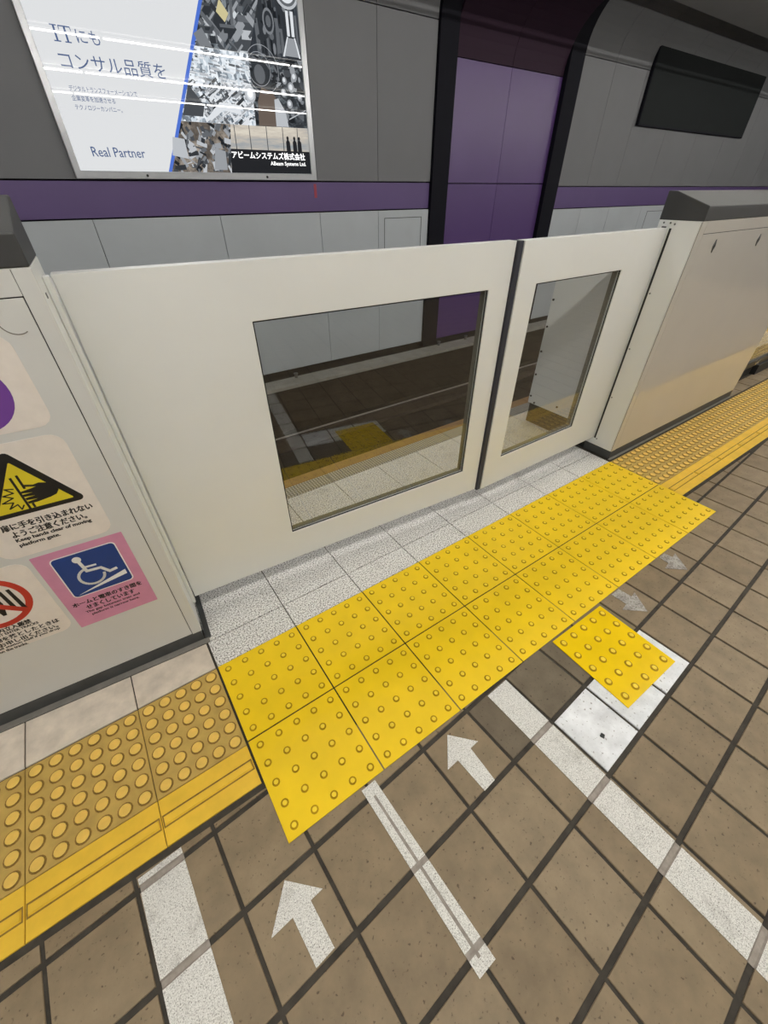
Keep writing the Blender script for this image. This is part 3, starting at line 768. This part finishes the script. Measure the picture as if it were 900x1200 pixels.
ad([(2.362, 2.235), (2.498, 2.235), (2.464, 2.345), (2.413, 2.345)], 'ad_tone_5', 'picture_shape', 5)
for k, q in enumerate((.11, .09, .07, .045)): ad(ellipse(2.43, 2.60, q, q*.85, 24), ('ad_tone_6', 'ad_tone_3', 'ad_tone_7', 'ad_tone_4')[k], 'picture_shape', 5+k)
for k, q in enumerate((1, .78, .45)): ad(ellipse(2.24, 2.42, .05*q, .075*q, 20), ('ad_tone_4', 'ad_tone_1', 'ad_tone_3')[k], 'picture_shape', 5+k)
ad(ellipse(2.12, 2.085, .085, .10, 22), 'ad_tone_1', 'picture_shape', 5)
ad(ellipse(2.10, 2.10, .05, .06, 18), 'ad_tone_3', 'picture_shape', 6)
ad([(2.03, 1.768), (2.05, 1.93), (2.10, 2.02), (2.20, 2.00), (2.24, 1.94), (2.25, 1.77)], 'ad_brown', 'picture_shape', 6)
ad([(2.20, 1.772), (2.21, 1.95), (2.25, 1.96), (2.31, 1.87), (2.325, 1.772)], 'ad_tone_6', 'picture_shape', 7)
for x, z, r in ((2.31, 2.00, .026), (2.39, 2.04, .032), (2.43, 2.11, .028), (2.36, 1.93, .028), (2.47, 1.98, .024), (2.33, 2.08, .022)):
    ad(ellipse(x, z, r, r*1.1, 14), 'ad_tone_5', 'picture_shape', 5); ad(ellipse(x-.003, z+.003, r*.55, r*.6, 12), 'ad_tone_7', 'picture_shape', 6)
ad([(2.34, 1.83), (2.52, 1.90), (2.52, 1.893), (2.34, 1.822)], 'ad_tone_6', 'picture_shape', 6)
for q, m_ in ((.05, 'ad_tone_6'), (.034, 'ad_tone_7'), (.02, 'ad_lettering_white')): ad(ellipse(1.985, 1.97, q, q*1.1, 18), m_, 'picture_shape', 8 if q > .04 else (9 if q > .03 else 10))
ad([(1.20, 1.54), (1.235, 1.66), (1.33, 1.65), (1.33, 1.52)], 'ad_tone_6', 'picture_shape', 5)
ad([(1.54, 1.45), (1.66, 1.45), (1.67, 1.58), (1.58, 1.60)], 'ad_tone_5', 'picture_shape', 5)
for x in (1.79, 1.93, 2.095, 2.258, 2.41): ad([(x-.012, 1.60), (x-.004, 1.60), (x+.003, 1.768), (x-.003, 1.768)], 'ad_tone_2', 'picture_shape', 2)
for x in (2.30, 2.37, 2.42):
    ad([(x-.022, 1.595), (x+.022, 1.595), (x+.020, 1.665), (x+.008, 1.680), (x-.008, 1.680), (x-.020, 1.665)], 'ad_black', 'picture_shape', 3); ad(ellipse(x, 1.692, .012, .015, 12), 'ad_black', 'picture_shape', 3)
for rr, cx_ in ((.15, 2.13), (.105, 2.10)):
    ring = MB(); eo, ei = ellipse(cx_, 2.13, rr, rr, 40), ellipse(cx_, 2.13, rr-.004, rr-.004, 40)
    for i in range(40): ring.prism([eo[i], eo[(i+1) % 40], ei[(i+1) % 40], ei[i]], AY-.009, AY-.0086, 'y')
    ring.build('picture_shape', 'ad_tone_5', AD)
TY = AY-.0035
# serif I and T drawn by hand, the rest set as lettering
it = MB()
for pts in ([(.588, 2.216), (.630, 2.216), (.630, 2.210), (.588, 2.210)], [(.604, 2.212), (.616, 2.212), (.616, 2.138), (.604, 2.138)], [(.588, 2.140), (.630, 2.140), (.630, 2.134), (.588, 2.134)],
            [(.638, 2.216), (.712, 2.216), (.712, 2.209), (.638, 2.209)], [(.638, 2.212), (.643, 2.212), (.640, 2.193), (.636, 2.193)], [(.707, 2.212), (.712, 2.212), (.714, 2.193), (.710, 2.193)], [(.669, 2.212), (.681, 2.212), (.681, 2.138), (.669, 2.138)], [(.655, 2.140), (.695, 2.140), (.695, 2.134), (.655, 2.134)]):
    it.prism(pts, TY, TY+.0004, 'y')
it.build('lettering', 'ad_ink', AD)
text('lettering', 'にも', .735, .885, 2.175, .070, TY, 'ad_ink', AD)
text('lettering', 'コンサル品質を', .578, 1.300, 2.045, .088, TY, 'ad_ink', AD)
text('lettering', 'デジタルトランスフォーメーションで', .578, 1.043, 1.902, .031, TY, 'ad_ink', AD, .004)
text('lettering', '企業変革を加速させる', .575, .868, 1.850, .031, TY, 'ad_ink', AD, .004)
text('lettering', 'テクノロジーカンパニー。', .577, .900, 1.801, .029, TY, 'ad_ink', AD, .004)
text('lettering', 'Real Partner', .586, .980, 1.547, .060, TY, 'ad_ink', AD, .006)
text('lettering', 'アビームシステムズ株式会社', 1.725, 2.467, 1.560, .054, TY, 'ad_lettering_white', AD, .02)
text('lettering', 'ABeam Systems Ltd.', 2.092, 2.470, 1.501, .038, TY, 'ad_lettering_white', AD, .012)

# ------------------------------------------------------------------ track
struct(MB().box(-4, 16, .94, 4.1, -1.35, -1.12).build('track_bed', 'track_bed'), 'dark concrete track bed below the platform')
def rail(y, label):
    P = [(-.065, -1.12), (.065, -1.12), (.065, -1.108), (.012, -1.095), (.010, -1.0), (.033, -.985), (.033, -.955), (.028, -.95), (-.028, -.95), (-.033, -.955), (-.033, -.985), (-.010, -1.0), (-.012, -1.095), (-.065, -1.108)]
    t = thing('rail', label, 'rail', (0, y, -1.12), 0., 'running rails')
    MB().prism([(p[0], p[1]+1.12) for p in P], -4, 16, 'x').build('rail_body', 'rail_rust', t)
    MB().box(-4, 16, -.018, .018, .169, .1715).build('running_surface', 'rail_steel', t)
rail(3.17, 'steel running rail nearest the far wall'); rail(2.07, 'steel running rail nearest the platform')
tr = thing('cable_trough', 'pale concrete cable trough along the foot of the far wall', 'cable trough', (0, 3.59, -1.12))
MB().box(-4, 16, .02, .25, 0, .535).build('trough_wall', 'track_bed', tr)
for k in range(20): MB().box(-4+k+.002, -4+k+.998, 0, .26, .535, .575).build('cover_slab', 'trough', tr, bevel=.004)
for k, x in enumerate((2.0, 4.35, 4.9, 5.4, 5.9)):
    tag(MB().cyl((x, 3.80, -.545), .02, .045, 'z', 10).cyl((x, 3.80, -.50), .028, .012, 'z', 10).build('pipe_stub', 'steel'), ('first', 'second', 'third', 'fourth', 'fifth')[k] + ' short pipe stub from the left on the cable trough', 'pipe', 'pipe stubs on the trough')

# ------------------------------------------------------------------ ceiling, rear wall, lamps
struct(MB().box(-4, 16, -6, 1.16, 2.733, 3.2).build('ceiling', 'ceiling_paint'))
struct(MB().box(-4, 16, 1.16, 3.2, 3.02, 3.235).build('ceiling_soffit', 'ceiling_paint'), 'raised soffit between the platform ceiling and the vault')  # step height made up so tube light passes beneath to the vault
struct(MB().box(-4, 16, 1.16, 4.1, 3.24, 3.5).build('ceiling_over_track', 'concrete'), 'dark ceiling above the track')
struct(MB().box(-4, 16, -6.2, -6.0, -.005, 2.95).build('wall_rear', 'wall_grey'))
struct(MB().box(-4.2, -4, -6, 4.3, -1.15, 3.4).build('wall_left', 'wall_grey'))
struct(MB().box(16, 16.2, -6, 4.3, -1.15, 3.4).build('wall_right', 'wall_grey'))
ORD = ('first', 'second', 'third', 'fourth', 'fifth', 'sixth', 'seventh', 'eighth')
ROWN = ('over the platform edge', 'over the yellow strip', 'over the rear of the platform')
for r, (y, z, _) in enumerate(LAMP_ROWS):
    for k in range(8):
        x = -3.4+k*2.4
        t = thing('ceiling_lamp', ORD[k] + ' tube lamp from the left end of the row ' + ROWN[r], 'lamp', (x, y, 2.733), 0., 'tube lamps ' + ROWN[r])
        MB().box(0, 2.39, -.014, .014, -.022, 0).build('housing', 'lamp_housing', t)
        MB().cyl((.02, 0, z-2.733), .0073, 2.36, 'x', 8).build('tube', 'lamp_tube_%d' % r, t)
